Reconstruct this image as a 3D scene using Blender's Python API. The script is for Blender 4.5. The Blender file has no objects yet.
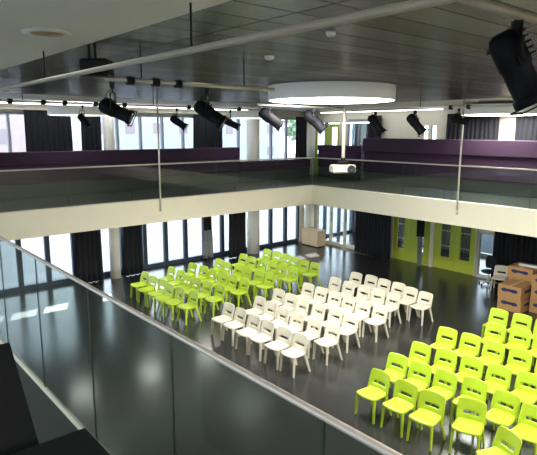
import bpy, math, random
from mathutils import Vector, Matrix
random.seed(7)
scene = bpy.context.scene
C = scene.collection
PI = math.pi

# ------------------------------------------------------------ materials
def mat(name, col, rough=0.6, metal=0.0, noise=0.0, nscale=8.0, bump=0.0, bscale=60.0, spec=0.5, emit=None, estr=0.0):
    m = bpy.data.materials.new(name); m.use_nodes = True
    nt = m.node_tree; b = nt.nodes['Principled BSDF']
    b.inputs['Base Color'].default_value = (*col, 1)
    b.inputs['Roughness'].default_value = rough
    b.inputs['Metallic'].default_value = metal
    b.inputs['Specular IOR Level'].default_value = spec
    tc = nt.nodes.new('ShaderNodeTexCoord')
    if noise > 0:
        n = nt.nodes.new('ShaderNodeTexNoise'); n.inputs['Scale'].default_value = nscale; n.inputs['Detail'].default_value = 4
        nt.links.new(tc.outputs['Object'], n.inputs['Vector'])
        r = nt.nodes.new('ShaderNodeMapRange'); r.inputs[3].default_value = 1 - noise; r.inputs[4].default_value = 1 + noise
        nt.links.new(n.outputs['Fac'], r.inputs[0])
        mx = nt.nodes.new('ShaderNodeMix'); mx.data_type = 'RGBA'; mx.blend_type = 'MULTIPLY'; mx.inputs['Factor'].default_value = 1
        mx.inputs['A'].default_value = (*col, 1)
        nt.links.new(r.outputs[0], mx.inputs['B']); nt.links.new(mx.outputs['Result'], b.inputs['Base Color'])
    if bump > 0:
        n2 = nt.nodes.new('ShaderNodeTexNoise'); n2.inputs['Scale'].default_value = bscale; n2.inputs['Detail'].default_value = 3
        nt.links.new(tc.outputs['Object'], n2.inputs['Vector'])
        bp = nt.nodes.new('ShaderNodeBump'); bp.inputs['Strength'].default_value = bump; bp.inputs['Distance'].default_value = 0.01
        nt.links.new(n2.outputs['Fac'], bp.inputs['Height']); nt.links.new(bp.outputs['Normal'], b.inputs['Normal'])
    if emit:
        b.inputs['Emission Color'].default_value = (*emit, 1); b.inputs['Emission Strength'].default_value = estr
    return m

def glass(name, tint, f0=0.06, rough=0.0):
    m = bpy.data.materials.new(name); m.use_nodes = True
    nt = m.node_tree; nt.nodes.clear()
    o = nt.nodes.new('ShaderNodeOutputMaterial'); t = nt.nodes.new('ShaderNodeBsdfTransparent'); t.inputs[0].default_value = (*tint, 1)
    g = nt.nodes.new('ShaderNodeBsdfGlossy'); g.inputs['Roughness'].default_value = rough
    f = nt.nodes.new('ShaderNodeFresnel'); 
    ge = nt.nodes.new('ShaderNodeNewGeometry'); mr = nt.nodes.new('ShaderNodeMapRange')   # same sheet reflectance from both faces
    mr.inputs[3].default_value = 1.45; mr.inputs[4].default_value = 1/1.45
    nt.links.new(ge.outputs['Backfacing'], mr.inputs[0]); nt.links.new(mr.outputs[0], f.inputs['IOR'])
    mx = nt.nodes.new('ShaderNodeMixShader')
    nt.links.new(f.outputs[0], mx.inputs[0]); nt.links.new(t.outputs[0], mx.inputs[1]); nt.links.new(g.outputs[0], mx.inputs[2])
    nt.links.new(mx.outputs[0], o.inputs[0]); return m

def metal_ceiling():
    m = mat('dark_metal_ceiling', (0.16, 0.165, 0.17), 0.26, 1.0)
    nt = m.node_tree; nt.nodes.remove(nt.nodes['Principled BSDF'])
    b = nt.nodes.new('ShaderNodeBsdfAnisotropic'); b.inputs['Roughness'].default_value = 0.27
    nt.links.new(b.outputs[0], nt.nodes['Material Output'].inputs[0])
    g = nt.nodes.new('ShaderNodeNewGeometry')
    # long brushed panels running with the room, thin dark joints both ways
    br = nt.nodes.new('ShaderNodeTexBrick'); br.inputs['Scale'].default_value = 1.0
    br.inputs['Brick Width'].default_value = 3.0; br.inputs['Row Height'].default_value = 0.4; br.inputs['Mortar Size'].default_value = 0.012; br.offset = 0.0
    br.inputs['Color1'].default_value = (0.34, 0.345, 0.355, 1); br.inputs['Color2'].default_value = (0.25, 0.245, 0.235, 1); br.inputs['Mortar'].default_value = (0.10, 0.10, 0.10, 1)
    mp = nt.nodes.new('ShaderNodeMapping'); mp.inputs['Rotation'].default_value = (0, 0, 0)
    nt.links.new(g.outputs['Position'], mp.inputs['Vector']); nt.links.new(mp.outputs[0], br.inputs['Vector'])
    nt.links.new(br.outputs['Color'], b.inputs['Color'])
    mp2 = nt.nodes.new('ShaderNodeMapping'); mp2.inputs['Scale'].default_value = (9, 9, 1)
    nt.links.new(g.outputs['Position'], mp2.inputs['Vector'])
    n = nt.nodes.new('ShaderNodeTexNoise'); n.inputs['Scale'].default_value = 0.6; n.inputs['Detail'].default_value = 2
    nt.links.new(mp2.outputs[0], n.inputs['Vector'])
    bp = nt.nodes.new('ShaderNodeBump'); bp.inputs['Strength'].default_value = 0.10; bp.inputs['Distance'].default_value = 0.02
    nt.links.new(n.outputs['Fac'], bp.inputs['Height']); nt.links.new(bp.outputs['Normal'], b.inputs['Normal'])
    return m

M = dict(
    floor=mat('polished_dark_floor', (0.024, 0.024, 0.023), 0.21, noise=0.12, nscale=1.2, bump=0.012, bscale=5.0, spec=0.6),
    gfloor=mat('gallery_floor_finish', (0.055, 0.06, 0.052), 0.3, noise=0.1, nscale=2),
    cream=mat('cream_paint', (0.74, 0.69, 0.55), 0.75, noise=0.03, nscale=3),
    ceil=mat('cream_ceiling_paint', (0.76, 0.73, 0.66), 0.7, noise=0.03, nscale=2),
    dark_ceil=metal_ceiling(),
    column=mat('column_paint', (0.86, 0.82, 0.75), 0.6),
    frame=mat('slate_window_frame', (0.035, 0.05, 0.08), 0.4),
    pale_frame=mat('pale_window_frame', (0.30, 0.33, 0.38), 0.45),
    cream_frame=mat('cream_door_frame', (0.72, 0.68, 0.58), 0.5),
    glass=glass('window_glass', (0.93, 0.96, 0.97)),
    rail_glass=glass('balustrade_glass', (0.80, 0.86, 0.84)),
    gedge=mat('green_glass_edge', (0.02, 0.035, 0.02), 0.4),
    steel=mat('brushed_steel', (0.62, 0.54, 0.46), 0.5, 0.45),
    pale_steel=mat('pale_steel', (0.72, 0.70, 0.66), 0.35, 0.6),
    lightgrey=mat('light_grey_metal', (0.60, 0.57, 0.48), 0.4, 0.2),
    purple=mat('purple_cloth', (0.026, 0.007, 0.028), 0.85, noise=0.15, nscale=25),
    skirt=mat('grey_skirting', (0.035, 0.038, 0.034), 0.5),
    curtain=mat('black_curtain', (0.010, 0.011, 0.016), 0.9, noise=0.2, nscale=20),
    grey_cloth=mat('grey_lining', (0.25, 0.26, 0.27), 0.85, noise=0.3, nscale=9),
    green=mat('lime_green_plastic', (0.44, 0.60, 0.03), 0.38, noise=0.03, nscale=12),
    white=mat('ivory_plastic', (0.68, 0.635, 0.51), 0.45, noise=0.02, nscale=12),
    door_green=mat('lime_green_door_paint', (0.48, 0.56, 0.05), 0.42),
    black=mat('black_metal', (0.008, 0.008, 0.009), 0.5, spec=0.25),
    grey_body=mat('charcoal_cast_metal', (0.005, 0.005, 0.007), 0.6, spec=0.12),
    lens=mat('lamp_lens', (0.3, 0.32, 0.35), 0.08, 0.2),
    drum_side=mat('white_drum_shade', (0.78, 0.78, 0.76), 0.6, emit=(1.0, 0.98, 0.95), estr=0.06),
    diffuser=mat('glowing_diffuser', (0.9, 0.9, 0.9), 0.5, emit=(1.0, 0.98, 0.93), estr=12.0),
    fill_diffuser=mat('fill_panel_diffuser', (0.9, 0.9, 0.9), 0.5, emit=(1.0, 0.98, 0.93), estr=1.0),
    soft_diffuser=mat('softly_glowing_diffuser', (0.9, 0.9, 0.9), 0.5, emit=(1.0, 0.98, 0.93), estr=2.2),
    strip=mat('glowing_strip', (0.9, 0.9, 0.9), 0.5, emit=(0.95, 0.97, 1.0), estr=5.0),
    card=mat('brown_cardboard', (0.44, 0.25, 0.10), 0.8, noise=0.08, nscale=6),
    navy=mat('navy_print', (0.03, 0.03, 0.12), 0.7),
    tape=mat('buff_parcel_tape', (0.62, 0.40, 0.18), 0.35),
    paper=mat('white_paper', (0.85, 0.85, 0.86), 0.7),
    wood=mat('pale_beech_veneer', (0.64, 0.48, 0.29), 0.45, noise=0.06, nscale=5),
    proj=mat('ivory_projector_shell', (0.30, 0.29, 0.23), 0.55),
    bronze=mat('ochre_grille', (0.38, 0.28, 0.13), 0.5),
    upholstery=mat('black_upholstery', (0.012, 0.012, 0.018), 0.8),
    paving=mat('pale_outdoor_paving', (0.050, 0.060, 0.078), 0.9, noise=0.5, nscale=0.9, spec=0.05),
    far_render=mat('distant_pale_render', (0.40, 0.42, 0.46), 0.9, noise=0.1, nscale=1, spec=0.1),
    brick=mat('pale_pink_brick', (0.42, 0.33, 0.33), 0.9, noise=0.1, nscale=1),
    render=mat('pale_render', (0.75, 0.76, 0.78), 0.9),
    bark=mat('tree_bark', (0.12, 0.09, 0.06), 0.9),
    leaf=mat('tree_leaves', (0.28, 0.38, 0.24), 0.7, noise=0.4, nscale=3),
    tan=mat('tan_painted_pipe', (0.38, 0.33, 0.25), 0.4),
    matte=mat('matte_black_laminate', (0.005, 0.005, 0.006), 0.6, spec=0.25),
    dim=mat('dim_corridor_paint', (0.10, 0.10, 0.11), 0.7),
    far_window=mat('distant_window', (0.30, 0.25, 0.27), 0.7, spec=0.1),
    shade=mat('shaded_pane', (0.05, 0.06, 0.08), 0.3),
)

# ------------------------------------------------------------ mesh builder
class MB:
    def __init__(s): s.v = []; s.f = []; s.m = []; s.sm = []
    def add(s, vs, fs, mi=0, smooth=False):
        o = len(s.v); s.v += [tuple(v) for v in vs]
        for f in fs: s.f.append([i + o for i in f]); s.m.append(mi); s.sm.append(smooth)
        return s
    def box(s, x0, x1, y0, y1, z0, z1, mi=0, bev=0.0):
        if bev <= 0:
            vs = [(x, y, z) for z in (z0, z1) for x, y in ((x0, y0), (x1, y0), (x1, y1), (x0, y1))]
            return s.add(vs, [(3, 2, 1, 0), (4, 5, 6, 7), (0, 1, 5, 4), (1, 2, 6, 5), (2, 3, 7, 6), (3, 0, 4, 7)], mi)
        b = bev; vs = []
        for z, i in ((z0, b), (z0 + b, 0), (z1 - b, 0), (z1, b)):
            vs += [(x0+b, y0+i, z), (x1-b, y0+i, z), (x1-i, y0+b, z), (x1-i, y1-b, z), (x1-b, y1-i, z), (x0+b, y1-i, z), (x0+i, y1-b, z), (x0+i, y0+b, z)]
        fs = [tuple(range(7, -1, -1)), tuple(range(24, 32))]
        for k in range(3):
            for i in range(8): j = (i+1) % 8; fs.append((k*8+i, k*8+j, k*8+8+j, k*8+8+i))
        return s.add(vs, fs, mi)
    def tube(s, pts, r, n=10, mi=0, smooth=True, flat=1.0):
        pts = [Vector(p) for p in pts]; rs = r if isinstance(r, (list, tuple)) else [r]*len(pts)
        vs = []; up = Vector((0, 0, 1))
        for i, p in enumerate(pts):
            d = (pts[min(i+1, len(pts)-1)] - pts[max(i-1, 0)]).normalized()
            a = d.cross(up)
            if a.length < 1e-3: a = d.cross(Vector((1, 0, 0)))
            a.normalize(); b = d.cross(a).normalized()
            for k in range(n):
                t = 2*PI*k/n; vs.append(p + a*math.cos(t)*rs[i] + b*math.sin(t)*rs[i]*flat)
        fs = []
        for i in range(len(pts)-1):
            for k in range(n): j = (k+1) % n; fs.append((i*n+k, i*n+j, (i+1)*n+j, (i+1)*n+k))
        s.add(vs, fs, mi, smooth)
        o = len(s.v) - len(vs)
        s.f.append([o+k for k in range(n-1, -1, -1)]); s.m.append(mi); s.sm.append(False)
        s.f.append([o+(len(pts)-1)*n+k for k in range(n)]); s.m.append(mi); s.sm.append(False)
        return s
    def lathe(s, prof, n=32, axis='z', c=(0, 0, 0), mi=0, smooth=True, mis=None):
        # prof: list of (radius, height); closed by zero radii
        vs = []
        for r, h in prof:
            for k in range(n):
                t = 2*PI*k/n; a, b = r*math.cos(t), r*math.sin(t)
                vs.append((c[0]+a, c[1]+b, c[2]+h) if axis == 'z' else (c[0]+h, c[1]+a, c[2]+b))
        for i in range(len(prof)-1):
            fs = []
            for k in range(n): j = (k+1) % n; fs.append((i*n+k, i*n+j, (i+1)*n+j, (i+1)*n+k))
            if i == 0: s.add(vs, fs, mis[0] if mis else mi, smooth); base = len(s.v)-len(vs)
            else:
                for f in fs: s.f.append([q+base for q in f]); s.m.append(mis[i] if mis else mi); s.sm.append(smooth)
        return s
    def prism(s, poly, z0, z1, mi=0, axis='z'):
        n = len(poly)
        def P(a, b, h): return (a, b, h) if axis == 'z' else ((a, h, b) if axis == 'y' else (h, a, b))
        vs = [P(a, b, z0) for a, b in poly] + [P(a, b, z1) for a, b in poly]
        fs = [tuple(range(n-1, -1, -1)), tuple(range(n, 2*n))] + [(i, (i+1) % n, n+(i+1) % n, n+i) for i in range(n)]
        return s.add(vs, fs, mi)
    def sheet(s, grid, th, hole=None, mi=0, smooth=True):
        # grid[i][j] of points; thickened along its normals, with rims; hole(i,j) drops cells
        R, K = len(grid), len(grid[0]); G = [[Vector(p) for p in row] for row in grid]
        vs = []
        for sgn in (0.5, -0.5):
            for i in range(R):
                for j in range(K):
                    du = G[i][min(j+1, K-1)] - G[i][max(j-1, 0)]; dv = G[min(i+1, R-1)][j] - G[max(i-1, 0)][j]
                    nrm = du.cross(dv); nrm = nrm.normalized() if nrm.length > 1e-9 else Vector((0, 0, 1))
                    vs.append(G[i][j] + nrm*th*sgn)
        ok = lambda i, j: 0 <= i < R-1 and 0 <= j < K-1 and not (hole and hole(i, j))
        fs = []; rim = []; N = R*K; I = lambda i, j: i*K+j
        for i in range(R-1):
            for j in range(K-1):
                if not ok(i, j): continue
                a, b, c, d = I(i, j), I(i, j+1), I(i+1, j+1), I(i+1, j)
                fs.append((a, b, c, d)); fs.append((N+d, N+c, N+b, N+a))
                for (di, dj, p, q) in ((-1, 0, a, b), (0, 1, b, c), (1, 0, c, d), (0, -1, d, a)):
                    if not ok(i+di, j+dj): rim.append((q, p, N+p, N+q))
        s.add(vs, fs, mi, smooth); o = len(s.v)-len(vs)
        for f in rim: s.f.append([k+o for k in f]); s.m.append(mi); s.sm.append(False)
        return s
    def rot(s, mtx):
        s.v = [tuple(mtx @ Vector(v)) for v in s.v]; return s
    def build(s, name, mats, parent=None, **props):
        me = bpy.data.meshes.new(name); me.from_pydata(s.v, [], s.f)
        for mm in (mats if isinstance(mats, (list, tuple)) else [mats]): me.materials.append(M[mm] if isinstance(mm, str) else mm)
        for i, p in enumerate(me.polygons): p.material_index = s.m[i]; p.use_smooth = s.sm[i]
        me.update()
        o = bpy.data.objects.new(name, me); C.objects.link(o)
        if parent: o.parent = parent
        for k, v in props.items(): o[k] = v
        return o

def thing(name, label, cat, loc=(0, 0, 0), rz=0, group=None):
    o = bpy.data.objects.new(name, None); C.objects.link(o); o.location = loc; o.rotation_euler = (0, 0, rz); o.empty_display_size = 0.1
    o['label'] = label; o['category'] = cat
    if group: o['group'] = group
    return o
def tag(o, label, cat, group=None):
    o['label'] = label; o['category'] = cat
    if group: o['group'] = group
    return o
def dup(root, loc, rz, label, group=None):
    r = root.copy(); C.objects.link(r); r.location = loc; r.rotation_euler = (0, 0, rz); r['label'] = label
    if group: r['group'] = group
    for ch in list(root.children):
        c = ch.copy(); C.objects.link(c); c.parent = r
        for g in list(ch.children):
            d = g.copy(); C.objects.link(d); d.parent = c
    return r
def struct(name, mb, m, parent=None):
    o = mb.build(name, m, parent)
    if not parent: o['kind'] = 'structure'
    return o
def sempty(name, loc=(0, 0, 0)):
    o = bpy.data.objects.new(name, None); C.objects.link(o); o.location = loc; o['kind'] = 'structure'; return o

# ------------------------------------------------------------ room dimensions
XW, YW = 18.65, 18.90      # far walls (right wall plane, window wall plane)
XF, YF = 14.60, 14.60      # far gallery edge
GZ, GB = 3.30, 2.62        # gallery floor / underside
CZ = 6.30                  # ceiling
GN = 3.04                  # floor of our own gallery
XN = 1.44                  # our own gallery edge
X0, Y0 = -4.0, -6.0
XC, TC = 22.0, 0.2         # corridor beyond the right wall

# floors and ceilings
struct('floor', MB().box(X0, XC, Y0, YW+0.1, -0.2, 0), 'floor')
g = MB(); g.box(X0, XN-0.04, Y0, YW-0.02, GB+0.05, GN); struct('floor_near_gallery', g, 'gfloor')
g = MB(); g.box(XN, XC, YF+0.25, YW-0.02, GB+0.05, GZ); g.box(XF+0.25, XC, Y0, YF+0.25, GB+0.05, GZ); struct('floor_far_gallery', g, 'gfloor')
g = MB(); g.box(XN-0.06, XC, YF+0.25, YW-0.02, GB, GB+0.05); g.box(XF+0.25, XC, Y0, YF+0.25, GB, GB+0.05); g.box(X0, XN-0.04, Y0, YW-0.02, GB, GB+0.05)
struct('ceiling_under_gallery', g, 'ceil')
struct('trim_1', MB().box(XN, XF+0.25, YF, YF+0.25, GB-0.02, GZ+0.02), 'cream')
struct('trim_2', MB().box(XF, XF+0.25, Y0, YF, GB-0.02, GZ+0.02), 'cream')
struct('trim_3', MB().box(XN-0.04, XN, Y0, YF, GB-0.02, GN+0.012), 'cream')
g = MB(); g.box(X0, 2.40, Y0, YW+0.2, CZ, CZ+0.2); g.box(2.40, XC, YF, YW+0.2, CZ, CZ+0.2); g.box(XF, XC, Y0, YF, CZ, CZ+0.2)
struct('ceiling', g, 'ceil')
struct('ceiling_metal_panels', MB().box(2.40, XF, Y0, YF, CZ-0.005, CZ+0.2), 'dark_ceil')
# shell walls behind the camera and around the corridor
g = MB(); g.box(X0-0.2, X0, Y0, YW+0.2, -0.2, 3.15); g.box(X0-0.2, X0, Y0, YW+0.2, 5.95, CZ+0.2); g.box(X0-0.2, X0, Y0, -4.0, 3.15, 5.95); g.box(X0-0.2, X0, 17.0, YW+0.2, 3.15, 5.95)
struct('wall_back', g, 'cream')
struct('wall_side', MB().box(X0, XC, Y0-0.2, Y0, -0.2, CZ+0.2), 'cream')

# ------------------------------------------------------------ window wall on the left (plane Y = YW)
cx = [5.03 + 0.93*k for k in range(-9, 14)] + [17.98]
win_no = 0
def window_bay(x0, x1, z0, z1, fm, mull, rail_h, y=YW, axis='x'):
    global win_no; win_no += 1
    root = sempty('window_%d' % win_no, ((x0+x1)/2, y, z0) if axis == 'x' else (y, (x0+x1)/2, z0))
    h = z1-z0; w = (x1-x0)/2; f = MB()
    def bx(a0, a1, d0, d1, c0, c1, mb):
        if axis == 'x': mb.box(a0, a1, d0, d1, c0, c1)
        else: mb.box(d0, d1, a0, a1, c0, c1)
    bx(-w, -w+mull/2, -0.07, 0.07, 0, h, f); bx(w-mull/2, w, -0.07, 0.07, 0, h, f)
    bx(-w+mull/2, w-mull/2, -0.07, 0.07, 0, rail_h, f); bx(-w+mull/2, w-mull/2, -0.07, 0.07, h-0.06, h, f)
    f.build('window_frame', fm, root)
    p = MB(); bx(-w+mull/2, w-mull/2, -0.006, 0.006, rail_h, h-0.06, p); p.build('pane', 'glass', root)
    return root
for k in range(len(cx)-1):
    window_bay(cx[k], cx[k+1], 0, GB, 'frame', 0.16, 0.16)
for k in range(len(cx)-1):
    window_bay(cx[k], cx[k+1], GZ, 5.95, 'pale_frame', 0.08, 0.08)
g = MB(); g.box(X0, 18.0, YW-0.08, YW+0.2, GB, GZ); g.box(X0, 18.0, YW-0.08, YW+0.2, 5.95, CZ); g.box(X0, cx[0], YW-0.08, YW+0.2, 0, CZ)
g.box(17.98, XW+0.15, YW-0.12, YW+0.2, 0, CZ)
struct('wall_left', g, 'cream')
struct('trim_4', MB().box(X0, 17.98, YW-0.34, YW-0.09, 6.04, 6.10), 'lightgrey')
for k in range(14): window_bay(-4.0+1.5*k, -2.5+1.5*k, 3.15, 5.95, 'pale_frame', 0.1, 0.08, y=X0-0.1, axis='y')  # unseen back-wall windows, added to brighten the near ceiling and the chairs
# corridor continues the glazing beyond the right wall
for z0, z1 in ((0, GB), (GZ, 5.95)):
    for a in (18.8, 19.87, 20.94): window_bay(a, a+1.06, z0, z1, 'frame', 0.12, 0.12)
g = MB(); g.box(18.0+0.8, XC, YW-0.08, YW+0.2, GB, GZ); g.box(18.8, XC, YW-0.08, YW+0.2, 5.95, CZ); struct('wall_corridor_left', g, 'cream')
# corridor far wall with openings to daylight
g = MB(); ops = [(10.15, 11.75), (13.9, 15.0), (16.0, 18.2)]; y = Y0
for a, b in ops: g.box(XC, XC+0.2, y, a, 0, GB); y = b
g.box(XC, XC+0.2, y, YW+0.2, 0, GB); g.box(XC, XC+0.2, Y0, YW+0.2, GB, GZ)
ops2 = [(13.9, 14.9), (19.0, 19.01)]
g.box(XC, XC+0.2, Y0, 13.9, GZ, CZ); g.box(XC, XC+0.2, 16.3, YW+0.2, GZ, CZ); g.box(XC, XC+0.2, 13.9, 16.3, 5.9, CZ)
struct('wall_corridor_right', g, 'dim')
for a, b in ops: window_bay(a, b, 0, GB, 'cream_frame', 0.1, 0.15, y=XC, axis='y')
for a, b in ((13.9, 15.1), (15.1, 16.3)): window_bay(a, b, GZ, 5.9, 'pale_frame', 0.1, 0.1, y=XC, axis='y')

# ------------------------------------------------------------ right wall (plane X = XW)
TW = 0.15
g = MB()
g.box(XW, XW+TW, Y0, 9.25, 0, GB)                      # behind the boxes
g.box(XW, XW+TW, 13.78, 15.60, 0, GB)                  # behind the curtain
g.box(XW, XW+TW, 9.25, 13.78, 2.3, GB); g.box(XW, XW+TW, 15.60, YW-0.12, 2.5, GB)
g.box(XW, XW+TW, Y0, 9.95-0.0, GB, GZ); g.box(XW, XW+TW, 9.95, YW-0.12, GB, GZ)
g.box(XW, XW+TW, Y0, 11.85, GZ, CZ); g.box(XW, XW+TW, 12.60, 15.20, GZ, CZ)
g.box(XW, XW+TW, 11.85, 12.60, GZ, 4.6); g.box(XW, XW+TW, 11.85, 12.60, 5.65, CZ)
g.box(XW, XW+TW, 15.20, 16.45, 5.9, CZ); g.box(XW, XW+TW, 16.45, 16.95, GZ, CZ); g.box(XW, XW+TW, 16.95, YW-0.12, 5.75, CZ)
struct('wall_right', g, 'cream')
# upper glazing in the right wall
window_bay(15.20, 15.82, GZ, 5.9, 'pale_frame', 0.06, 0.1, y=XW+0.07, axis='y')
window_bay(15.82, 16.45, GZ, 5.9, 'pale_frame', 0.06, 0.1, y=XW+0.07, axis='y')
window_bay(11.85, 12.22, 4.6, 5.65, 'cream_frame', 0.12, 0.06, y=XW+0.07, axis='y')
window_bay(12.22, 12.60, 4.6, 5.65, 'cream_frame', 0.12, 0.06, y=XW+0.07, axis='y')
# ground glazed screen with cream frames
for a, b in ((15.62, 16.50), (16.50, 17.38), (17.38, 18.30)):
    window_bay(a, b, 0, 2.5, 'cream_frame', 0.09, 0.16, y=XW+0.07, axis='y')
struct('trim_5', MB().box(XW, XW+TW, 18.30, YW-0.12, 0, 2.5), 'cream')
# tall lit panel beside the doors
window_bay(9.25, 9.88, 0, 1.72, 'cream_frame', 0.10, 0.10, y=XW+0.07, axis='y')
window_bay(9.25, 9.88, 1.72, 2.3, 'cream_frame', 0.10, 0.12, y=XW+0.07, axis='y')
# doors
def door_leaf(root, y0, y1, g0, g1, handle_y, zt=2.3, gz0=0.5, gz1=2.05):
    f = MB(); w0 = y0-root.location.y; w1 = y1-root.location.y; a = g0-root.location.y; b = g1-root.location.y; hy = handle_y-root.location.y
    f.box(-0.03, 0.03, w0, a, 0.01, zt); f.box(-0.03, 0.03, b, w1, 0.01, zt); f.box(-0.03, 0.03, a, b, 0.01, gz0); f.box(-0.03, 0.03, a, b, gz1, zt)
    o = f.build('door_leaf', 'door_green', root)
    p = MB(); p.box(-0.008, 0.008, a, b, gz0, gz1); p.build('pane', 'glass', o)
    d = MB()   # manifestation squares on the glass
    for zz in (0.95, 1.55, 1.95):
        if gz0 < zz < gz1:
            for q in range(4): yy = a+(b-a)*(q+0.5)/4; d.box(-0.013, -0.009, yy-0.022, yy+0.022, zz-0.02, zz+0.02)
    d.build('glass_dots', 'paper', o)
    h = MB().tube([(-0.03, hy, 0.95), (-0.075, hy, 0.97), (-0.075, hy, 1.33), (-0.03, hy, 1.35)], 0.012, 8); h.build('door_handle', 'steel', o)
dn = 0
for y0, ym, y1, panes in ((11.92, 12.83, 13.73, ((12.22, 12.52), (13.18, 13.53))), (9.97, 10.85, 11.74, ((10.20, 10.62), (11.05, 11.45)))):
    dn += 1; r = sempty('door_%d' % dn, (XW+0.06, (y0+y1)/2, 0))
    door_leaf(r, y0, ym-0.006, *panes[0], ym-0.12); door_leaf(r, ym+0.006, y1, *panes[1], ym+0.12)
    f = MB(); L = (y1-y0)/2
    f.box(-0.07, 0.09, -L-0.05, -L, 0, 2.3); f.box(-0.07, 0.09, L, L+0.05, 0, 2.3); f.build('door_frame', 'cream_frame', r)
struct('trim_6', MB().box(XW-0.03, XW+TW, 11.79, 11.87, 0, GB), 'cream')
# upper green door in the corner
r = sempty('door_3', (XW+0.06, 17.5, GZ))
door_leaf(r, 16.97, 17.74, 17.10, 17.45, 17.03, zt=2.40, gz0=1.0, gz1=2.25)
door_leaf(r, 17.76, 18.55, 17.92, 18.38, 17.82, zt=2.40, gz0=1.0, gz1=2.25)

# columns
def column(x, y, r, label):
    t = thing('column', label, 'column', (x, y, 0))
    MB().lathe([(0, 0), (r, 0), (r, GB-0.01), (0, GB-0.01)], 28, mi=0).build('lower_shaft', 'column', t)
    MB().lathe([(0, GZ+0.005), (r, GZ+0.005), (r, CZ-0.01), (0, CZ-0.01)], 28).build('upper_shaft', 'column', t)
column(8.22, 18.42, 0.19, 'round cream column between the two wide black curtains on the left')
column(14.72, 18.36, 0.28, 'round cream column by the narrow black curtain near the corner')
column(18.32, 18.50, 0.25, 'round cream column standing in the far corner of the hall')

# ------------------------------------------------------------ curtains
def curtain(name, x0, x1, z0, z1, y, label, axis='x', flare=0.0, parts=None, amp=0.045, wl=0.17, cat='curtain', group=None, m='curtain'):
    n = max(8, int(abs(x1-x0)/wl*6)); rows = 7; c = (x0+x1)/2; half = abs(x1-x0)/2
    t = thing(name, label, cat, (c, y, z0) if axis == 'x' else (y, c, z0), 0, group)
    def grid(za, zb, pinch=None):
        G = []
        for i in range(rows):
            f = i/(rows-1); z = za+(zb-za)*f; tt = (z-z0)/(z1-z0)
            w = half*(1+flare*(1-tt)); row = []
            if pinch: w *= pinch(tt)
            for j in range(n+1):
                u = -1+2*j/n; a = u*w; d = math.sin(j/6*2*PI*1.0 + 0.6*math.sin(j*0.37))*amp*(0.7+0.3*(1-tt)) + 0.012*math.sin(3*z+j)
                row.append((a, d, z-z0) if axis == 'x' else (d, a, z-z0))
            G.append(row)
        return G
    if parts:
        for nm, za, zb, mm, pf in parts: MB().sheet(grid(za, zb, pf), 0.012).build(nm, mm, t)
    else:
        MB().sheet(grid(z0, z1), 0.012).build('drape', m, t)
        tr = MB()
        if axis == 'x': tr.box(-half, half, -0.02, 0.02, z1-z0-0.005, z1-z0+0.025)
        else: tr.box(-0.02, 0.02, -half, half, z1-z0-0.005, z1-z0+0.025)
        tr.build('curtain_track', 'black', t)
    return t
gt = GB-0.035
curtain('curtain', 6.76, 7.68, 0.02, gt, 18.35, 'black floor-length curtain left of the left column', flare=0.12)
curtain('curtain', 8.55, 9.28, 0.02, gt, 18.30, 'black floor-length curtain right of the left column', flare=0.1)
curtain('curtain', 13.22, 14.08, 0.02, gt, 18.12, 'narrow black floor-length curtain left of the middle column', flare=0.05)
curtain('curtain', 13.60, 15.52, 0.02, gt, 18.30, 'wide black curtain between glazed screen and green doors', axis='y', flare=0.02)
curtain('curtain', 4.60, 9.15, 0.02, gt, 18.42, 'long black curtain behind the cardboard boxes', axis='y')
pinch = lambda t: 0.55+0.45*abs(2*t-1)
curtain('gathered_curtain', 12.28, 12.72, 0.05, gt, 18.62, 'bunched curtain, black above and grey below, in front of left window wall',
        parts=[('black_drape', 1.25, gt, 'curtain', lambda t: 0.9), ('grey_lining', 0.05, 1.25, 'grey_cloth', lambda t: 0.6+0.6*(1-t))], amp=0.07)
curtain('gathered_curtain', 12.05, 12.38, 0.05, gt, 18.42, 'bunched curtain, black above and grey below, beside the green doors', axis='y',
        parts=[('black_drape', 1.2, gt, 'curtain', lambda t: 1.0), ('grey_lining', 0.05, 1.2, 'grey_cloth', lambda t: 0.35+0.6*t)], amp=0.06)
ut = 6.0
curtain('curtain', 5.45, 6.95, GZ+0.02, ut, 18.60, 'widest black upper curtain, in front of upper windows at far left', flare=0.02)
curtain('curtain', 7.30, 8.02, GZ+0.02, ut, 18.60, 'narrow dark upper curtain right of the widest left one', flare=0.03)
curtain('curtain', 11.85, 13.28, GZ+0.02, ut, 18.58, 'black upper curtain above end of the left purple seating', flare=0.04)
curtain('curtain', 17.15, 17.85, GZ+0.02, ut, 18.25, 'dark upper curtain just left of the corner column')
curtain('curtain', 14.40, 15.15, GZ+0.02, ut, 18.45, 'small black upper curtain behind the ceiling projector', axis='y')
curtain('curtain', 9.32, 11.33, GZ+0.02, ut, 18.45, 'widest black upper curtain on the right wall', axis='y')
curtain('curtain', 5.2, 8.75, GZ+0.02, ut, 18.50, 'black upper curtain at the right edge of view', axis='y')

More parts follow.
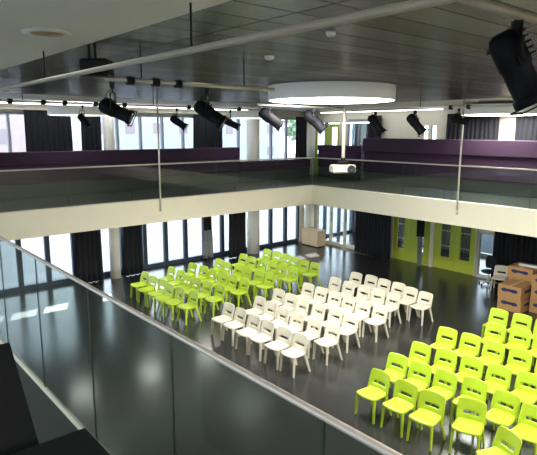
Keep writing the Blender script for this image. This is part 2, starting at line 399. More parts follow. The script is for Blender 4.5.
# ------------------------------------------------------------ purple padded seating along the gallery
def purple(label, loc, L, axis, zt, zmid, rec, end_h=None):
    t = thing('purple_seating', label, 'seating', loc)
    def bx(a0, a1, d0, d1, z0, z1, nm, m, bev=0.02):
        mb = MB()
        if axis == 'x': mb.box(a0, a1, d0, d1, z0, z1, bev=bev)
        else: mb.box(d0, d1, a0, a1, z0, z1, bev=bev)
        return mb.build(nm, m, t)
    bx(0, L, 0.0, 0.40, zmid-GZ+0.004, zt-GZ, 'back_cushion', 'purple')
    bx(0, L, rec, 0.40, 0.45, zmid-GZ, 'back_panel', 'purple')
    bx(0, L, rec+0.05, 0.40, 0, 0.45-0.004, 'plinth', 'skirt', 0.01)
    return t
purple('long purple padded seating below the left upper windows', (-3.4, 17.5, GZ), 16.75, 'x', 4.72, 4.30, 0.0)
purple('low purple padded seating between left end and the corner column', (13.40, 17.5, GZ), 4.0, 'x', 4.12, 3.98, 0.0)
purple('long two-tier purple padded seating below the right upper curtains', (17.25, -3.0, GZ), 17.4, 'y', 5.10, 4.56, 0.12)
purple('short low purple padded seating beneath the upper green door', (17.9, 15.3, GZ), 2.3, 'y', 4.75, 4.5, 0.05)

# ------------------------------------------------------------ balustrades
def balustrade(label, a0, a1, fixed, axis, joints, zr, rr, loc_z=GZ, rods=()):
    t = thing('glass_balustrade', label, 'railing', (fixed, (a0+a1)/2, loc_z) if axis == 'y' else ((a0+a1)/2, fixed, loc_z)); c = (a0+a1)/2
    P = (lambda a, d, z: (a-c, d, z-loc_z)) if axis == 'x' else (lambda a, d, z: (d, a-c, z-loc_z))
    MB().tube([P(a0, 0, zr), P(a1, 0, zr)], rr, 14).build('handrail', 'steel' , t)
    edges = [a0] + list(joints) + [a1]
    for i in range(len(edges)-1):
        mb = MB(); q0 = P(edges[i]+0.0045, -0.005, loc_z+0.03); q1 = P(edges[i+1]-0.0045, 0.005, zr-rr*0.6)
        mb.box(min(q0[0], q1[0]), max(q0[0], q1[0]), min(q0[1], q1[1]), max(q0[1], q1[1]), q0[2], q1[2]); mb.build('glass_panel', 'rail_glass', t)
    for j in joints:
        mb = MB(); q0 = P(j-0.004, -0.005, loc_z+0.03); q1 = P(j+0.004, 0.005, zr-rr*0.6)
        mb.box(min(q0[0], q1[0]), max(q0[0], q1[0]), min(q0[1], q1[1]), max(q0[1], q1[1]), q0[2], q1[2]); mb.build('glass_joint', 'gedge', t)
    return t, P
near, P = balustrade('glass balustrade with steel handrail right in front of the viewer', -2.2, 13.4, 1.42, 'y', [1.33+1.17*k for k in range(-2, 11)], 4.30, 0.016, loc_z=GN)
mb = MB(); mb.box(-0.014, 0.014, -7.8, 7.8, 0.014, 0.03); mb.build('base_rail', 'cream', near)
jl = [1.5+1.9*k for k in range(0, 7)]
left_rail, _ = balustrade('glass balustrade with thin steel rail on the left far gallery edge', XN+0.1, XF+0.1, YF+0.1, 'x', jl, 4.38, 0.022)
right_rail, _ = balustrade('glass balustrade with thin steel rail on the right far gallery edge', -3.0, YF+0.06, XF+0.1, 'y', [-1.8+2.05*k for k in range(0, 8)], 4.38, 0.022)
def rod(x, y, lab):
    t = thing('hanger_rod', lab, 'rod', (x, y, 2.95))
    MB().tube([(0, 0, 0.0), (0, 0, CZ-2.95-0.01)], 0.026, 10).build('rod', 'lightgrey', t)
    MB().tube([(0, 0, 0.0), (0, 0, 0.12)], 0.036, 10).build('end_fitting', 'lightgrey', t)
rod(8.05, YF-0.035, 'slender vertical steel rod crossing the left gallery fascia')
rod(XF-0.035, 8.45, 'slender vertical steel rod crossing the right gallery fascia')

# ------------------------------------------------------------ lights
def drum(x, y, zb, r, h, label, group=None, m='diffuser', energy=260):
    t = thing('ceiling_light', label, 'ceiling light', (x, y, zb), 0, group)
    MB().lathe([(r, 0.0), (r, h), (r-0.03, h), (r-0.03, 0.0), (r, 0)], 64).build('drum_shade', 'drum_side', t)
    MB().lathe([(0, 0.001), (r-0.031, 0.001), (r-0.031, 0.02), (0, 0.02)], 64).build('diffuser', m, t)
    MB().lathe([(0, h-0.012), (r-0.031, h-0.012), (r-0.031, h-0.002), (0, h-0.002)], 48).build('top_plate', 'column', t)
    if zb+h < CZ-0.03:
        mb = MB()
        for a in (0, 2*PI/3, 4*PI/3): mb.tube([(r*0.6*math.cos(a), r*0.6*math.sin(a), h), (r*0.6*math.cos(a), r*0.6*math.sin(a), CZ-zb-0.005)], 0.008, 6)
        mb.build('suspension_wires', 'black', t)
    if energy:
        ld = bpy.data.lights.new('lamp', 'AREA'); ld.shape = 'DISK'; ld.size = 2*r*0.95; ld.energy = energy; ld.color = (1.0, 0.97, 0.90)
        lo = bpy.data.objects.new('drum_lamp', ld); C.objects.link(lo); lo.location = (0, 0, -0.005); lo.parent = t
    return t
EN = 300
drum(8.35, 7.84, 6.0, 1.30, 0.285, 'largest white glowing drum light above the middle of the hall', energy=EN*1.05)
drum(17.0, 8.45, 5.90, 1.30, 0.30, 'glowing drum light above the right purple seating', energy=90)
drum(6.45, 16.7, 5.84, 0.85, 0.26, 'glowing drum light in front of the left upper curtains', energy=0, m='soft_diffuser')
drum(12.75, 16.1, 5.84, 0.85, 0.26, 'small glowing drum light left of the upper round column', energy=0, m='soft_diffuser')
# unseen drums added out of frame as fill light for the hall
drum(8.35, 1.2, 6.0, 1.30, 0.285, 'added fill drum light over the near right part of the hall, out of frame', energy=EN*0.12)
drum(13.6, 2.2, 6.0, 1.30, 0.285, 'added fill drum light over the far right part of the hall, out of frame', energy=EN*0.3)
drum(4.2, -2.4, 6.0, 1.30, 0.285, 'added fill drum light behind the viewer to the right', energy=EN)
for k, xx in enumerate((5.6, 7.9, 10.2, 12.5, 14.8)):  # hidden soffit panels, added as fill light for the left chair block
    t = thing('ceiling_light', 'round fill light added in the soffit under the left gallery, %s from the viewer' % ('nearest', 'second', 'third', 'fourth', 'farthest')[k], 'ceiling light', (xx, 15.35, GB-0.03), 0, 'added soffit fill lights')
    MB().lathe([(0.38, 0), (0.41, 0), (0.41, 0.028), (0.38, 0.028), (0.38, 0)], 32).build('trim_ring', 'drum_side', t)
    MB().lathe([(0, 0.010), (0.379, 0.010), (0.379, 0.026), (0, 0.026)], 32).build('diffuser', 'fill_diffuser', t)
    ld = bpy.data.lights.new('lamp', 'AREA'); ld.shape = 'DISK'; ld.size = 0.74; ld.energy = 15; ld.color = (1.0, 0.97, 0.90)
    lo = bpy.data.objects.new('fill_lamp', ld); C.objects.link(lo); lo.location = (0, 0, -0.002); lo.parent = t
def batten(label, a0, a1, fixed, axis, z, m='strip', w=0.05):
    c = (a0+a1)/2; t = thing('linear_ceiling_light', label, 'ceiling light', (c, fixed, z) if axis == 'x' else (fixed, c, z)); L = (a1-a0)/2
    for nm, q0, q1, mm in (('housing', 0.03, 0.09, 'lightgrey'), ('tube', 0.0, 0.029, m)):
        mb = MB()
        if axis == 'x': mb.box(-L, L, -w, w, q0, q1)
        else: mb.box(-w, w, -L, L, q0, q1)
        mb.build(nm, mm, t)
    if z+0.09 < CZ-0.03:
        mb = MB()
        for s in (-0.8, 0.8):
            p = (s*L, 0) if axis == 'x' else (0, s*L)
            mb.tube([(p[0], p[1], 0.09), (p[0], p[1], CZ-z-0.005)], 0.006, 6)
        mb.build('suspension_wires', 'black', t)
batten('continuous bright strip light along the ceiling above the left windows', 0.5, 14.2, 18.1, 'x', CZ-0.10, w=0.07)
batten('continuous bright strip light along the ceiling above the right wall', 11.4, 17.6, 18.15, 'y', CZ-0.12, w=0.06)
batten('short linear pendant light behind the ceiling projector', 13.6, 15.3, 17.05, 'y', 5.70)

# ------------------------------------------------------------ pipes
def pipe(label, pts, r, m='lightgrey', hangers=(), clamps=(), name='lighting_pipe', zc=CZ):
    a = Vector(pts[0]); t = thing(name, label, 'pipe', tuple(a))
    loc = lambda p: tuple(Vector(p)-a)
    MB().tube([loc(p) for p in pts], r, 12).build('tube', m, t)
    for h in hangers:
        MB().tube([loc((h[0], h[1], h[2]+r*0.8)), loc((h[0], h[1], zc-0.006))], 0.009, 6).build('hanger', 'black', t)
    for c in clamps:
        l = loc(c); k = r*1.0
        MB().box(l[0]-0.05, l[0]+0.05, l[1]-0.045, l[1]+0.045, l[2]-0.055, l[2]+0.045, bev=0.015).build('clamp', 'black', t)
    return t
pipe('thick pale pipe running diagonally across the ceiling in front of the drum', [(2.20, -1.5, 5.97), (2.20, 9.3, 5.97)], 0.025, m='tan', hangers=[(2.2, y, 5.97) for y in (0.2, 3.45, 6.6, 8.85)])
pipe('pale lighting pipe ending at the left side of the main drum', [(2.72, 6.12, 5.985), (5.3, 6.12, 5.985)], 0.026,
     hangers=[(3.18, 6.12, 5.985), (4.75, 6.12, 5.985)], clamps=[(3.03, 6.12, 5.985), (3.37, 6.12, 5.985), (3.69, 6.12, 5.985)])
pipe('long thin lighting pipe with black clamps before the left windows', [(-1.0, 11.95, 5.98), (11.0, 11.95, 5.98)], 0.028, m='pale_steel',
     hangers=[(3.5, 11.95, 5.98), (6.5, 11.95, 5.98), (9.8, 11.95, 5.98)], clamps=[(3.25, 11.95, 5.98), (3.91, 11.95, 5.98), (4.36, 11.95, 5.98), (5.05, 11.95, 5.98), (5.75, 11.95, 5.98), (7.5, 11.95, 5.98), (9.1, 11.95, 5.98)])
pipe('lighting pipe just behind the main drum light', [(7.55, 9.25, 5.95), (10.25, 9.25, 5.95)], 0.026, hangers=[(9.8, 9.25, 5.95)])
pipe('lighting pipe near the right wall below the metal ceiling', [(12.2, 3.5, 5.97), (12.2, 10.6, 5.97)], 0.026, hangers=[(12.2, 8.3, 5.97), (12.2, 5, 5.97)], clamps=[(12.2, 7.42, 5.97), (12.2, 6.95, 5.97)])
pipe('pale lighting pipe at the top right corner carrying the large spotlight', [(2.75, 1.70, 6.12), (6.2, 1.70, 6.12)], 0.028, m='tan', hangers=[(3.0, 1.70, 6.12), (5.2, 1.70, 6.12)], clamps=[])
pipe('thin dark pipe crossing the top right corner', [(3.45, 1.62, 6.03), (3.45, -0.8, 6.03)], 0.010, m='tan', hangers=[(3.45, 0.6, 6.03)])

# ------------------------------------------------------------ spotlights
def spot(label, loc, s, rz, tilt, drop=0.30, group='theatre spotlights on the pipes'):
    t = thing('theatre_spotlight', label, 'spotlight', (loc[0], loc[1], loc[2]-0.034-0.05*s), rz, group)
    MB().box(-0.04*s, 0.04*s, -0.03*s, 0.03*s, -0.05*s, 0.05*s, bev=0.01*s).build('pipe_clamp', 'black', t)
    d = drop*s; w = 0.15*s; y = MB()
    y.tube([(0, 0, -0.04*s), (0, 0, -d*0.30)], 0.014*s, 8)
    y.tube([(0, -w, -d), (0, -w*1.0, -d*0.36), (0, -w*0.8, -d*0.30), (0, w*0.8, -d*0.30), (0, w, -d*0.36), (0, w, -d)], 0.013*s, 8)
    y.build('yoke', 'black', t)
    R = Matrix.Translation((0, 0, -d)) @ Matrix.Rotation(tilt, 4, 'Y')
    b = MB().lathe([(0, -0.25*s), (0.06*s, -0.25*s), (0.10*s, -0.225*s), (0.122*s, -0.17*s), (0.125*s, 0.02*s), (0.112*s, 0.05*s), (0.112*s, 0.27*s), (0.13*s, 0.28*s), (0.13*s, 0.335*s), (0.11*s, 0.335*s), (0.105*s, 0.31*s), (0, 0.31*s)], 20, axis='x')
    for k in range(5): b.box(-0.2*s+k*0.045*s, -0.185*s+k*0.045*s, -0.06*s, 0.06*s, 0.10*s, 0.155*s)
    b.box(-0.03*s, 0.03*s, -0.16*s, 0.16*s, -0.02*s, 0.02*s)
    bo = b.rot(R).build('lamp_body', 'grey_body', t)
    f = MB(); q = 0.145*s; e = 0.35*s
    f.box(e, e+0.012*s, -q, q, q-0.02*s, q); f.box(e, e+0.012*s, -q, q, -q, -q+0.02*s); f.box(e, e+0.012*s, -q, -q+0.02*s, -q+0.02*s, q-0.02*s); f.box(e, e+0.012*s, q-0.02*s, q, -q+0.02*s, q-0.02*s)
    f.rot(R).build('filter_frame', 'black', t)
    MB().lathe([(0, 0.318*s), (0.10*s, 0.318*s), (0.09*s, 0.335*s), (0, 0.345*s)], 20, axis='x').rot(R).build('lens', 'lens', t)
    MB().tube([(0, 0.02*s, -0.05*s), (-0.10*s, 0.03*s, -0.12*s), (-0.2*s, 0.02*s, -d*0.75), (-0.2*s, 0, -d+0.1*s)], 0.008*s, 6).build('power_cable', 'black', t)
    return t
RT = -0.70   # heading of image-right
spot('black spotlight hanging far left, largest of those before the left windows', (2.80, 6.12, 5.985), 0.68, RT, 0.42, 0.42)
spot('black spotlight hanging in front of the third upper curtain', (4.13, 6.12, 5.985), 0.76, RT, 0.62, 0.36)
spot('tilted black spotlight below the left rim of the main drum', (7.88, 9.25, 5.947), 1.0, RT, 0.62, 0.18)
spot('steeply tilted black spotlight beneath the centre of the main drum', (9.25, 9.25, 5.95), 1.05, RT, 0.75, 0.2)
spot('black spotlight just right of the ceiling projector rod', (12.2, 9.75, 5.97), 1.0, RT, 0.9, 0.28)
spot('black spotlight in front of the cream wall, between projector and right rod', (12.2, 8.45, 5.97), 1.0, RT, 0.85, 0.28)
spot('small dark spotlight at the top of the right vertical rod', (12.2, 7.2, 5.97), 0.7, RT, 0.2, 0.35)
spot('small black spotlight right of the left vertical rod', (7.15, 11.95, 5.98), 0.75, RT, 0.6, 0.4)
spot('small black spotlight below the pipe left of the small drum', (8.80, 11.95, 5.98), 0.75, RT, 0.45, 0.42)
spot('small black spotlight before the left upper curtains', (4.75, 11.95, 5.98), 0.6, RT, 0.9, 0.5)
spot('very large dark spotlight hanging close by at the top right', (3.50, 1.70, 6.12), 0.84, RT-0.1, 1.08, 0.26)

# black floodlight box slung from the ceiling at top left
t = thing('loudspeaker', 'black box loudspeaker slung from the ceiling at upper left', 'loudspeaker', (2.50, 5.93, 5.99))
mb = MB().box(-0.11, 0.20, -0.13, 0.13, -0.01, 0.17, bev=0.02); mb.rot(Matrix.Rotation(RT, 4, 'Z')).build('cabinet', 'matte', t)
for s in (-0.04, 0.03): MB().rot(Matrix.Identity(4)).box(s-0.012, s+0.012, -0.012, 0.012, 0.16, 0.335).build('hanging_strap', 'black', t)
# recessed vent, smoke detectors
def disc(name, label, cat, x, y, r, rin, m1, m2):
    t = thing(name, label, cat, (x, y, CZ-0.02))
    MB().lathe([(rin, 0.0), (r, 0.005), (r, 0.018), (rin, 0.018)], 36).build('rim', m1, t)
    MB().lathe([(0, -0.004), (rin*0.3, -0.008), (rin*0.35, 0.002), (rin*0.62, -0.006), (rin*0.66, 0.002), (rin*0.97, 0.0), (rin*0.97, 0.016), (0, 0.016)], 36).build('grille', m2, t)
disc('ceiling_vent', 'round ceiling vent with ochre centre in the cream ceiling', 'vent', 1.83, 5.35, 0.22, 0.15, 'ceil', 'bronze')
def detector(x, y, lab, r=0.06):
    t = thing('smoke_detector', lab, 'detector', (x, y, CZ-0.05)); MB().lathe([(0, 0), (r*0.7, 0), (r, 0.02), (r, 0.043), (0, 0.043)], 20).build('housing', 'column', t)
detector(4.42, 5.19, 'tiny white smoke detector on the dark ceiling left of the drum')
detector(3.78, 3.57, 'small white smoke detector on dark ceiling above the drum', 0.045)

# projector hung on a rod
t = thing('ceiling_projector', 'ivory projector hanging on a vertical rod below the drum', 'projector', (10.35, 9.25, 4.36), RT)
MB().tube([(0, 0, 0.30), (0, 0, CZ-4.36-0.01)], 0.045, 12).build('drop_rod', 'lightgrey', t)
MB().tube([(0, 0, 0.18), (0, 0, 0.25)], 0.03, 8).box(-0.14, 0.14, -0.09, 0.09, 0.24, 0.29).tube([(0, 0, 0.28), (0, 0, 0.36)], 0.06, 12).build('mounting_bracket', 'grey_body', t)
b = MB().box(-0.31, 0.29, -0.20, 0.20, -0.02, 0.19, bev=0.04); b.rot(Matrix.Rotation(0.18, 4, 'Z')).build('projector_body', 'proj', t)
MB().lathe([(0.10, 0.0), (0.10, 0.05), (0.07, 0.06), (0.0, 0.03)], 20, axis='x', c=(0.0, 0, 0)).rot(Matrix.Translation((0.18, -0.21, 0.09)) @ Matrix.Rotation(-PI/2, 4, 'Z')).build('projector_lens', 'black', t)

# ------------------------------------------------------------ chairs
def lerp(a, b, t): return a+(b-a)*t
def make_chair(label, m, group):
    t = thing('plastic_chair', label, 'chair', (0, 0, 0), 0, group); t.scale = (1.05, 1.05, 1.05)
    # seat, front towards -X
    G = []
    nx, ny = 10, 12
    for i in range(nx+1):
        f = i/nx; x = lerp(-0.225, 0.185, f); row = []
        hw = 0.235 - 0.05*max(0, (0.25-f)/0.25)**2 - 0.02*f
        for j in range(ny+1):
            u = -1+2*j/ny; zc = 0.448 - 0.030*max(0, (0.18-f)/0.18)**2 + 0.014*u*u - 0.030*max(0, abs(u)-0.85)/0.15 - 0.006*math.sin(f*PI) + 0.02*max(0, f-0.85)/0.15
            row.append((x + 0.02*u*u*(1-f), hw*u, zc))
        G.append(row)
    MB().sheet(G, 0.022).build('seat', m, t)
    G = []; nz, ny = 14, 14
    for i in range(nz+1):
        f = i/nz; z = lerp(0.452, 0.800, f); row = []
        hw = lerp(0.236, 0.222, f)
        if f > 0.85: hw -= 0.028*((f-0.85)/0.15)**2.5
        for j in range(ny+1):
            u = -1+2*j/ny; x = 0.178 + 0.075*f + 0.02*f*f - 0.038*u*u
            row.append((x, hw*u, z - 0.012*u*u*f))
        G.append(row)
    MB().sheet(G, 0.018, hole=lambda i, j: 3 <= j <= 10 and 4 <= i <= 5).build('backrest', m, t)
    def leg(x0, y0, z0, x1, y1, w0, w1):
        vs = []
        for (x, y, z, w) in ((x0, y0, z0, w0), (x1, y1, 0.0, w1)):
            a, b = w, w*0.62
            vs += [(x-a, y-b*0.6, z), (x-a*0.6, y-b, z), (x+a*0.6, y-b, z), (x+a, y-b*0.6, z), (x+a, y+b*0.6, z), (x+a*0.6, y+b, z), (x-a*0.6, y+b, z), (x-a, y+b*0.6, z)]
        fs = [tuple(range(8)), tuple(range(15, 7, -1))] + [(i, 8+i, 8+(i+1) % 8, (i+1) % 8) for i in range(8)]
        return MB().add(vs, fs)
    for s in (-1, 1):
        leg(-0.155, s*0.195, 0.446, -0.185, s*0.215, 0.036, 0.024).build('leg', m, t)
        leg(0.135, s*0.190, 0.455, 0.290, s*0.215, 0.038, 0.024).build('leg', m, t)
        r = MB().box(-0.15, 0.14, s*0.195-0.012, s*0.195+0.012, 0.405, 0.437, bev=0.006); r.build('side_rail', m, t)
    return t
BL = {
 'W': ('white block', 'white', 'ivory plastic chair', [[(8.24,11.32),(8.22,10.77),(8.17,10.14),(8.18,9.61),(8.18,9.01),(8.19,8.46)],[(9.25,11.22),(9.19,10.67),(9.12,10.09),(9.14,9.58),(9.18,8.98),(9.23,8.41)],[(10.15,11.43),(10.1,10.87),(10.04,10.31),(10.12,9.76),(10.19,9.20),(10.13,8.63)],[(11.24,11.31),(11.24,10.77),(11.26,10.22),(11.25,9.67),(11.2,9.12),(11.25,8.57)],[(12.38,11.24),(12.36,10.65),(12.39,10.07),(12.41,9.56),(12.41,9.01)],[(13.36,11.22),(13.46,10.67),(13.43,10.13),(13.44,9.59),(13.3,9.04),(13.23,8.49)]]),
 'G': ('left green block', 'green', 'lime green chair', [[(8.06,15.75),(8.0,15.1),(8.01,14.5),(7.95,13.95),(7.99,13.43),(8.1,12.85)],[(9.06,15.75),(9.07,15.16),(8.95,14.56),(8.95,14.01),(8.99,13.46),(9.07,12.91)],[(9.92,15.76),(9.98,15.16),(9.98,14.6),(10.01,14.06),(10.0,13.52),(10.07,12.99)],[(10.98,15.65),(10.91,15.09),(11.05,14.56),(11.01,14.03),(11.1,13.50),(11.11,12.96)],[(12.16,15.74),(12.12,15.18),(12.22,14.65),(12.24,14.12),(12.2,13.57),(12.25,13.04)],[(13.4,15.8),(13.43,15.26),(13.4,14.69),(13.31,14.14),(13.27,13.59),(13.27,13.04)]]),
 'R': ('right green block', 'green', 'lime green chair', [[(8.04,6.06),(8.05,5.46),(8.07,4.92),(8.36,4.34),(7.86,3.41)],[(8.95,6.32),(8.96,5.78),(9.02,5.24),(9.13,4.70),(9.08,4.06),(8.95,3.5)],[(9.84,6.36),(9.96,5.81),(10.03,5.25),(10.06,4.69),(10.16,4.14)],[(11.13,6.5),(11.18,5.93),(11.18,5.37),(11.22,4.8),(11.22,4.22)],[(12.32,5.92),(12.44,5.37),(12.45,4.82)],[(13.4,6.38),(13.46,5.8),(13.48,5.24)]]),
}
ROWN = ['front row', 'second row', 'third row', 'fourth row', 'fifth row', 'back row']
ORD = ['leftmost', 'second from left', 'third from left', 'fourth from left', 'fifth from left', 'sixth from left']
protos = {}
for key, (bn, m, kind, rows) in BL.items():
    for ri, row in enumerate(rows):
        for ci, (x, y) in enumerate(row):
            lab = '%s, %s in the %s of the %s' % (kind, ORD[ci], ROWN[ri], bn)
            rz = random.uniform(-0.05, 0.05)
            if key == 'R' and ri == 0: rz = [-0.05, 0.0, 0.08, 0.30, -0.35][ci]
            if key == 'R' and ri > 0: rz += 0.06
            x, y = x*0.989+0.025, y*0.989-0.02
            ox, oy = x - 0.275*math.cos(rz), y - 0.275*math.sin(rz)
            grp = 'chairs of the ' + bn
            if m not in protos:
                protos[m] = make_chair(lab, m, grp); protos[m].location = (ox, oy, 0); protos[m].rotation_euler = (0, 0, rz)
            else: dup(protos[m], (ox, oy, 0), rz, lab, grp)
w = dup(protos['white'], (17.55, 8.42, 0), 0.25, 'single ivory plastic chair standing beside the cardboard boxes'); del w['group']

# black office chair beside it
t = thing('office_chair', 'black office chair in front of the lit panel beside the green doors', 'chair', (17.98, 9.05, 0), 0.1)
G = [[(lerp(0.20, 0.30, i/6), lerp(-0.22, 0.22, j/6)*(1-0.25*(abs(i-3)/3)**2), lerp(0.56, 1.0, i/6)) for j in range(7)] for i in range(7)]
MB().sheet(G, 0.06).build('backrest', 'upholstery', t)
MB().lathe([(0, 0.44), (0.21, 0.44), (0.25, 0.47), (0.25, 0.50), (0.21, 0.52), (0, 0.52)], 20).build('seat', 'upholstery', t)
MB().tube([(0, 0, 0.10), (0, 0, 0.44)], 0.03, 10).build('gas_post', 'pale_steel', t)
MB().tube([(0.05, 0, 0.45), (0.26, 0, 0.46), (0.27, 0, 0.66)], 0.02, 8).build('back_support', 'black', t)
for k in range(5):
    a = 2*PI*k/5+0.3; c, s = math.cos(a), math.sin(a)
    l = MB().tube([(0, 0, 0.12), (0.30*c, 0.30*s, 0.08)], [0.028, 0.018], 8).build('leg', 'pale_steel', t)
    MB().lathe([(0, -0.02), (0.03, -0.02), (0.03, 0.02), (0, 0.02)], 12, axis='x', c=(0.30*c, 0.30*s, 0.031)).build('castor', 'black', l)

# ------------------------------------------------------------ lectern cabinet
t = thing('cabinet', 'low pale wooden cabinet standing by the corner column', 'cabinet', (17.92, 17.68, 0), 0.0)
MB().box(-0.26, 0.26, -0.46, 0.62, 0.04, 0.76, bev=0.008).build('body', 'wood', t)
MB().box(-0.28, 0.28, -0.48, 0.64, 0.762, 0.79, bev=0.006).build('top', 'wood', t)
MB().box(-0.24, 0.24, -0.44, 0.60, 0.0, 0.038).build('plinth', 'black', t)
for a, b in ((-0.45, 0.075), (0.085, 0.61)):
    d = MB().box(-0.275, -0.262, a, b, 0.07, 0.74).build('door', 'wood', t)
    MB().tube([(-0.275, (0.045 if a < 0 else 0.115), 0.5), (-0.295, (0.045 if a < 0 else 0.115), 0.5)], 0.012, 8).build('knob', 'steel', d)

# ------------------------------------------------------------ cardboard boxes
def carton(label, x0, x1, y0, y1, z0, h, group='cardboard boxes stacked at the right', rz=0.0, marks=True):
    t = thing('cardboard_box', label, 'box', ((x0+x1)/2, (y0+y1)/2, z0), rz, group); a = (x1-x0)/2; b = (y1-y0)/2
    MB().box(-a, a, -b, b, 0.0, h, bev=0.006).build('carton', 'card', t)
    MB().box(-a-0.001, a+0.001, -0.03, 0.03, h, h+0.002).build('parcel_tape', 'tape', t)
    if marks:
        k = MB()   # printed navy shapes on the side facing the hall and on the near side
        for cy in (-b*0.42, b*0.42):
            zc = h*0.62; pts = []
            for q in range(10): an = 2*PI*q/10; pts.append((cy+0.085*math.cos(an)*(1.25 if b > 0.3 else 1), zc+0.06*math.sin(an)))
            k.prism(pts, -a-0.003, -a-0.0005, axis='x')
        k.box(-a-0.003, -a-0.0005, -b*0.30, b*0.24, h*0.53, h*0.74)
        k.build('printed_mark', 'navy', t)
        MB().box(-a*0.5, a*0.5, -b-0.003, -b-0.0005, h*0.45, h*0.68).build('side_mark', 'navy', t)
    return t
g_ = 0.004
carton('lower cardboard box of the frontmost short stack, nearest the green chairs', 15.72, 16.60, 6.84, 7.56, 0, 0.395)
carton('upper cardboard box of the frontmost short stack, with pale tape', 15.71, 16.59, 6.86, 7.57, 0.40, 0.395)
carton('bottom cardboard box directly behind the front stack', 16.64, 17.45, 6.95, 7.75, 0, 0.40)
carton('middle cardboard box directly behind the front stack', 16.65, 17.45, 6.96, 7.74, 0.405, 0.40)
carton('top cardboard box behind the front stack, with wide navy mark', 16.64, 17.44, 6.97, 7.76, 0.81, 0.36)
carton('lower cardboard box in the stack at the right picture edge', 16.15, 16.95, 6.05, 6.78, 0, 0.40)
carton('middle cardboard box in the stack at the right picture edge', 16.16, 16.95, 6.05, 6.77, 0.405, 0.40)
carton('top cardboard box of the stack at the right picture edge', 16.15, 16.94, 6.06, 6.78, 0.81, 0.34)
carton('rear cardboard box standing below the open one', 17.50, 18.20, 6.30, 7.05, 0, 1.10, marks=False)
t = thing('open_cardboard_box', 'open cardboard box with raised flaps on top of the rear stack', 'box', (17.80, 6.70, 1.105), 0)
mb = MB(); mb.box(-0.3, 0.3, -0.3, 0.3, 0, 0.01); mb.box(-0.3, -0.29, -0.3, 0.3, 0.01, 0.22); mb.box(0.29, 0.3, -0.3, 0.3, 0.01, 0.22); mb.box(-0.29, 0.29, -0.3, -0.29, 0.01, 0.22); mb.box(-0.29, 0.29, 0.29, 0.3, 0.01, 0.22)
mb.build('carton', 'card', t)
f = MB(); f.add([(0.3, -0.3, 0.22), (0.3, 0.3, 0.22), (0.36, 0.3, 0.42), (0.36, -0.3, 0.42), (0.308, -0.3, 0.22), (0.308, 0.3, 0.22), (0.368, 0.3, 0.42), (0.368, -0.3, 0.42)], [(0, 1, 2, 3), (7, 6, 5, 4), (0, 4, 5, 1), (1, 5, 6, 2), (2, 6, 7, 3), (3, 7, 4, 0)]); f.build('flap', 'card', t)
tag(MB().tube([(16.85, 7.50, 1.222), (16.95, 6.15, 1.222)], 0.045, 14).build('paper_roll', 'paper'), 'white paper roll lying across the tops of the cardboard boxes', 'paper roll')

# ------------------------------------------------------------ black equipment in the lower left, on our gallery
t = thing('wedge_cabinet', 'tall black cabinet with a sloping edge at the left edge of view', 'cabinet', (0.45, 2.6, GN))
mb = MB().prism([(0.62, 0.0), (0.62, 1.12), (0.545, 1.175), (0.12, 0.73), (0.02, 0.59), (0.02, 0.0)], -0.62, 0.30, axis='x'); mb.build('cabinet_body', 'matte', t)
MB().tube([(-0.20, -0.0, 0.62), (-0.20, -0.03, 0.70)], 0.016, 8).build('handle', 'pale_steel', t)
t = thing('equipment_case', 'low black equipment case in the bottom left corner', 'case', (0.78, 2.2, GN), 0.0)
MB().box(-0.62, 0.14, -0.5, 0.33, 0.0, 0.825, bev=0.012).build('case_body', 'matte', t)
MB().box(-0.63, 0.15, -0.51, 0.34, 0.83, 0.86, bev=0.01).build('lid', 'matte', t)

# ------------------------------------------------------------ outdoors
struct('ground_outside', MB().box(-60, X0-0.2, -60, YW+0.2, -0.3, -0.06).box(-60, 90, YW+0.2, 120, -0.3, -0.06).box(XC+0.2, 90, -60, YW+0.2, -0.3, -0.06), 'paving')
def building(label, x0, x1, y0, y1, h, m, nx, nz, face='y'):
    t = thing('building', label, 'building', ((x0+x1)/2, (y0+y1)/2, -0.06)); a = (x1-x0)/2; b = (y1-y0)/2
    MB().box(-a, a, -b, b, 0, h).build('wall', m, t)
    MB().box(-a-0.2, a+0.2, -b-0.2, b+0.2, h, h+0.3).build('roof', 'render', t)
    for i in range(nx):
        for k in range(nz):
            cxx = -a+(i+0.5)*2*a/nx; zz = (k+0.35)*h/nz
            MB().box(cxx-0.7, cxx+0.7, -b-0.06, -b-0.005, zz, zz+1.5).build('window', 'far_window', t)
building('pale pink brick building seen through the left upper windows', -6, 22, 62, 72, 9, 'brick', 7, 3)
building('pale rendered building beyond the middle windows', 28, 62, 70, 82, 11, 'far_render', 8, 3)
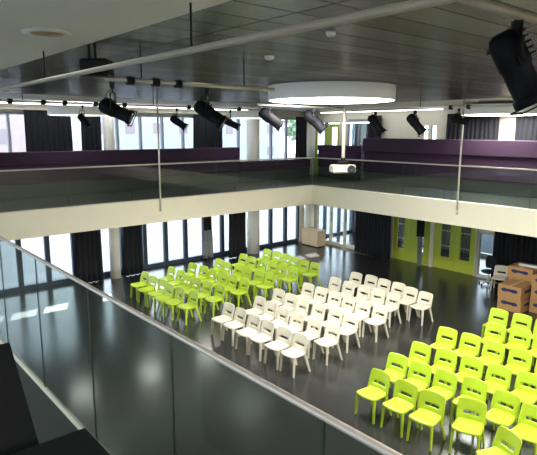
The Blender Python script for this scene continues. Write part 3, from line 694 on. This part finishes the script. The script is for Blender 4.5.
def tree(label, x, y, h, r):
    t = thing('tree', label, 'tree', (x, y, -0.06))
    MB().tube([(0, 0, 0), (0.1, 0, h*0.4), (0, 0.1, h*0.6)], [0.22, 0.16, 0.1], 8).build('trunk', 'bark', t)
    mb = MB(); rnd = random.Random(int(x*7))
    for k in range(420):
        a = rnd.uniform(0, 2*PI); e = math.asin(rnd.uniform(-1, 1)); q = r*rnd.uniform(0.55, 1.0)
        c = Vector((q*math.cos(a)*math.cos(e), q*math.sin(a)*math.cos(e), h*0.68+q*0.9*math.sin(e))); s = rnd.uniform(0.18, 0.4)
        u = Vector((rnd.uniform(-1, 1), rnd.uniform(-1, 1), rnd.uniform(-1, 1))).normalized(); v = u.orthogonal().normalized()
        w_ = u.cross(v); mb.add([c+v*s, c+w_*s, c-v*s, c-w_*s, c+u*0.1*s], [(0, 1, 2, 3), (0, 4, 1), (1, 4, 2), (2, 4, 3), (3, 4, 0)])
    mb.build('crown', 'leaf', t)
tree('leafy green tree outside, left of the corner column', 40.5, 42.5, 8.5, 1.6)
# unseen slabs added to block the sun, slotted to leave one floor band
g = MB(); g.box(-12, 40, YW+0.2, YW+5.1, 7.0, 7.2); struct('added_sun_blocker', g, 'render')
g = MB(); g.box(-12, 40, YW+6.15, YW+8.7, 7.0, 7.2)
for x in (-11.5, 40-0.5): g.box(x, x+0.3, YW+8.4, YW+8.7, -0.06, 7.0); g.box(x, x+0.3, YW+5.1, YW+6.15, 7.0, 7.2)
struct('added_sun_blocker_outer', g, 'render')

# ------------------------------------------------------------ light, world, camera
W = bpy.data.worlds.new('World'); scene.world = W; W.use_nodes = True
bg = W.node_tree.nodes['Background']; bg.inputs[0].default_value = (0.80, 0.90, 1.0, 1); bg.inputs[1].default_value = 3.8
sd = bpy.data.lights.new('sun', 'SUN'); sd.energy = 46; sd.angle = math.radians(0.5); sd.color = (1, 0.97, 0.92)
so = bpy.data.objects.new('sun', sd); C.objects.link(so)
d = Vector((-0.44, -1.0, -0.85)).normalized(); so.rotation_euler = d.to_track_quat('-Z', 'Y').to_euler()

cd = bpy.data.cameras.new('camera'); cam = bpy.data.objects.new('camera', cd); C.objects.link(cam); scene.camera = cam
cd.sensor_fit = 'HORIZONTAL'; cd.sensor_width = 36.0; cd.lens = 537.489*36.0/537.0; cd.clip_start = 0.05; cd.clip_end = 400
r, u, b = Vector((0.76209, -0.64746, 0.00246)), Vector((0.11327, 0.13707, 0.98406)), Vector((-0.63748, -0.74967, 0.1778))
mt = Matrix(((r.x, u.x, b.x, 0), (r.y, u.y, b.y, 0), (r.z, u.z, b.z, 5.4), (0, 0, 0, 1))); cam.matrix_world = mt

vs = scene.view_settings; vs.view_transform = 'Standard'; vs.look = 'None'; vs.gamma = 1; vs.use_curve_mapping = False; vs.exposure = 0.65
